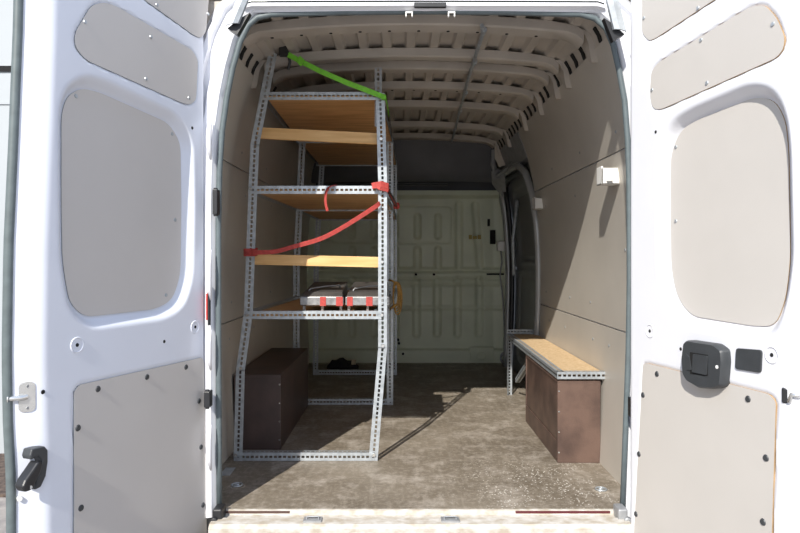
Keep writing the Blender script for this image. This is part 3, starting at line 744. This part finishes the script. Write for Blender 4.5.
# equipment cases on the third shelf
def case(px0, px1, label, tapes):
    zf = .704; Y0 = 3.16
    x0 = (px0-400)*Y0/650; x1 = (px1-400)*Y0/650
    r_ = empty('metal_case', label, 'case', ((x0+x1)/2,Y0,zf), 'dark metal cases on the rack')
    m = MB(); b0 = .732
    m.loft([[Vector((x0,Y0,b0)),Vector((x1,Y0,b0)),Vector((x1,Y0,.779)),Vector((x0,Y0,.779))],
            [Vector((x0+.005,Y0+.04,b0)),Vector((x1-.005,Y0+.04,b0)),Vector((x1-.005,Y0+.04,.797)),Vector((x0+.005,Y0+.04,.797))],
            [Vector((x0+.01,Y0+.40,b0)),Vector((x1-.01,Y0+.40,b0)),Vector((x1-.01,Y0+.40,.835)),Vector((x0+.01,Y0+.40,.835))]])
    m.build('case_body', M['case'], r_, bevel=.006)
    m = MB(); m.box((x0-.003,Y0-.010,.736),(x1+.003,Y0-.001,.776)); rail = m.build('front_rail', M['tape_w'], r_, bevel=.003)
    for t0,t1 in tapes:
        m = MB(); m.box((x0+(x1-x0)*t0,Y0-.013,.733),(x0+(x1-x0)*t1,Y0-.009,.777)); m.build('red_tape', M['red'], rail)
    for u in (.06,.5,.94):
        for dy in (.02,.34):
            m = MB(); m.box((x0+(x1-x0)*u-.006,Y0+dy,zf),(x0+(x1-x0)*u+.006,Y0+dy+.015,.735)); m.build('foot', M['steel_d'], r_)
    m = MB(); m.tube([(x0+.03,Y0+.07,.803),(x0+.035,Y0+.09,.812),((x0+x1)/2,Y0+.13,.822),(x1-.035,Y0+.17,.826),(x1-.03,Y0+.18,.812)], .004, 6); m.build('handle_bar', M['steel_d'], r_, smooth=True)
case(301,343,'left one of the two dark metal cases with taped rails on the rack',[(.46,.60),(.84,1.0)])
case(346,389,'right one of the two dark metal cases, next to the right rack post',[(.03,.16),(.47,.62)])

# rope loops on the middle right post
m = MB()
for k in range(4):
    c_ = at(395.5+k*.7,294+k*1.5,4.20+.006*k); rx = .016+.004*k; rz_ = .08+.008*k
    m.tube([c_+Vector((rx*math.cos(a*math.pi/10),.006*math.sin(a*.9+k),rz_*math.sin(a*math.pi/10))) for a in range(20)], .0045, 6, True)
m.tube([at(389,280,4.22), at(393,281,4.19), at(396,284,4.2)], .006, 6)
m.tube([at(390,309,4.22), at(394,306,4.19), at(398,304,4.2)], .008, 6)
tag(m.build('rope_coil', M['rope'], smooth=True), 'small coil of yellow-brown rope hung on the rack post', 'rope')
# dark bundle on the floor
bd = empty('cloth_bundle', 'small dark bundle with a pale tag on the floor behind the rack', 'bundle', (-.5,5.55,0))
m = MB(); rings = []
for k in range(9):
    u = k/8; x = -.62+.26*u; h = .04+.06*math.sin(math.pi*min(1,u*1.05))**.7+.012*math.sin(u*17)
    rings.append([Vector((x,5.58+.09*math.cos(a*math.pi/5),max(0,h*.5+h*.5*math.sin(a*math.pi/5)+.006*math.sin(a*3+k)))) for a in range(10)])
m.loft(rings); m.build('cloth', M['cloth'], bd, smooth=True)
m = MB(); v = at(354,362,5.48); m.box(v-Vector((.022,.004,.022)), v+Vector((.018,.004,.02))); m.build('tag', mat('pale_tag',(.5,.42,.28),.7), bd, bevel=.003)

# ------------------------------------------------------------------ wheel arch boxes and bench
def wbox(label, x0, x1, y0, y1, h, mt, seam_side, name='wheel_arch_box'):
    r_ = empty(name, label, 'box', ((x0+x1)/2,(y0+y1)/2,0), 'plywood boxes over the wheel arches')
    th = .012
    m = MB(); m.box((x0,y0,0.001),(x1,y0+th,h-th)); m.build('end_board', M[mt], r_, bevel=.001)
    m = MB(); m.box((x0,y1-th,0.001),(x1,y1,h-th)); m.build('end_board', M[mt], r_, bevel=.001)
    xs_ = x1-th if seam_side > 0 else x0
    if mt == 'brown':
        m = MB(); m.box((xs_,y0+th+.0005,.001),(xs_+th,y1-th-.0005,.098)); m.build('side_board', M[mt], r_, bevel=.0015)
        m = MB(); m.box((xs_+.004,y0+th+.0005,.101),(xs_+th,y1-th-.0005,h-th)); m.build('side_board', M[mt], r_, bevel=.0015)
    else:
        m = MB(); m.box((xs_,y0+th+.0005,.001),(xs_+th,y1-th-.0005,h-th)); m.build('side_board', M[mt], r_, bevel=.0015)
    m = MB(); m.box((x0,y0,h-th+.0005),(x1,y1,h)); m.build('lid', M[mt], r_, bevel=.001)
    for k in range(4):
        z = .05+(h-.1)*k/3; xx = xs_+(th*.5)
        m = MB(); m.cyl((xx,y0,z),(0,-1,0),.004,.002,8); m.build('screw', M['chrome'], r_)
    return r_
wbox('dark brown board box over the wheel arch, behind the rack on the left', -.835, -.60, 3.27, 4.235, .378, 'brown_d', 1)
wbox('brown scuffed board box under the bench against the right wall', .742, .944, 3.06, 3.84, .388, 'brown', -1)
bn = empty('bench', 'low bench with chipboard top and slotted steel edging along the right wall', 'bench', (.85,3.8,0))
def bb(p0,p1,A,B,nm='edge_angle',w=.034):
    m = MB(); m.angle(p0,p1,A,B,w); return m.build(nm, M['steel'], bn)
zt = .432
bb((.737,3.045,zt),(.965,3.045,zt),(0,0,-1),(0,1,0)); bb((.737,3.045,zt),(.752,4.57,zt),(0,0,-1),(1,0,0)); bb((.752,4.57,zt),(.960,4.57,zt),(0,0,1),(0,-1,0),w=.028)
bb((.752,4.57,zt+.0),(.752,4.57,.0),(1,0,0),(0,-1,0),'leg',.036)
bb((.957,4.57,zt),(.957,4.57,.0),(-1,0,0),(0,-1,0),'leg',.036)
m = MB(); m.hexa([Vector((.742,3.052,.415)),Vector((.955,3.052,.415)),Vector((.958,4.56,.415)),Vector((.757,4.56,.415))],[Vector((.742,3.052,.428)),Vector((.955,3.052,.428)),Vector((.958,4.56,.428)),Vector((.757,4.56,.428))])
m.build('bench_top', M['osb'], bn)
bb((.80,3.86,.40),(.80,4.5,.10),(0,0,1),(1,0,0),'brace',.03)

# white brackets on the right wall
for (px0,py0,px1,py1,lb) in ((598,166,618,184,'larger white plastic bracket high on the right wall, near the opening'),(536,197,545,209,'smaller white bracket on the right wall, near the side door')):
    zc = CZ; 
    # depth from the wall surface
    Y = XR(1.35)*650/((px1-400) if px0 > 560 else 142)
    big = px0 > 560
    v = at((px0+px1)/2,(py0+py1)/2,Y); r_ = empty('wall_bracket', lb, 'bracket', v)
    xw = XR(v.z); h_ = (py1-py0)*Y/650
    dpt = .075 if big else .055
    m = MB(); x0 = xw-dpt
    ln = .07 if big else .06
    m.box((x0,Y,v.z-h_/2),(x0+.008,Y+ln,v.z+h_/2)); m.box((x0,Y,v.z-h_/2),(xw+.003,Y+.006,v.z+h_/2*.8)); m.box((x0,Y+ln-.006,v.z-h_/2),(xw+.003,Y+ln,v.z+h_/2)); m.box((x0,Y,v.z-h_/2),(xw+.003,Y+ln,v.z-h_/2+.006)); 
    m.build('bracket_body', M['white_pl'], r_, bevel=.002)
    if big:
        m = MB(); m.box((x0+.02,Y-.012,v.z-h_*.35),(x0+.045,Y,v.z+h_*.30)); m.build('bracket_rib', M['white_pl'], r_, bevel=.002)

# floor fittings
def tiering(x,y,label):
    r_ = empty('tie_down_ring', label, 'tie-down', (x,y,0), 'tie-down rings in the load floor')
    m = MB(); m.cyl((x,y,.0004),(0,0,1),.038,.003,24,.034); m.build('cup', M['floor'], r_, smooth=True, auto=40)
    m = MB(); m.tube([(x+.022*math.cos(a*math.pi/8),y+.022*math.sin(a*math.pi/8),.0065) for a in range(16)], .0035, 6, True); m.tube([(x-.01,y,.006),(x+.01,y,.006)],.005,8); m.build('ring', M['steel'], r_, smooth=True)
    for a in range(3): m = MB(); m.cyl((x+.03*math.cos(a*2.1),y+.03*math.sin(a*2.1),.003),(0,0,1),.004,.002,8); m.build('screw', M['chrome'], r_)
tiering(-.690,2.75,'round tie-down ring in the floor at the left rear corner')
tiering(.835,2.70,'dusty round tie-down ring in the floor at the right rear corner')
m = MB(); m.hexa([Vector(p_) for p_ in ((-.80,2.88,.0005),(-.755,2.88,.0005),(-.755,2.985,.0005),(-.80,2.985,.0005))],[Vector(p_) for p_ in ((-.80,2.88,.004),(-.755,2.88,.004),(-.755,2.985,.004),(-.80,2.985,.004))])
for a in (2.895,2.97): m.cyl((-.777,a,.004),(0,0,1),.005,.002,8)
tag(m.build('floor_plate', M['steel'], bevel=.001), 'small rectangular metal plate screwed to the floor by the left wall', 'plate')

# ------------------------------------------------------------------ re-base things onto their Empties
for o_ in list(COL.objects):
    if o_.type == 'EMPTY' and 'base' in o_:
        b = Vector(o_['base']); o_.location = b; del o_['base']
        for ch in o_.children: ch.location = ch.location-b
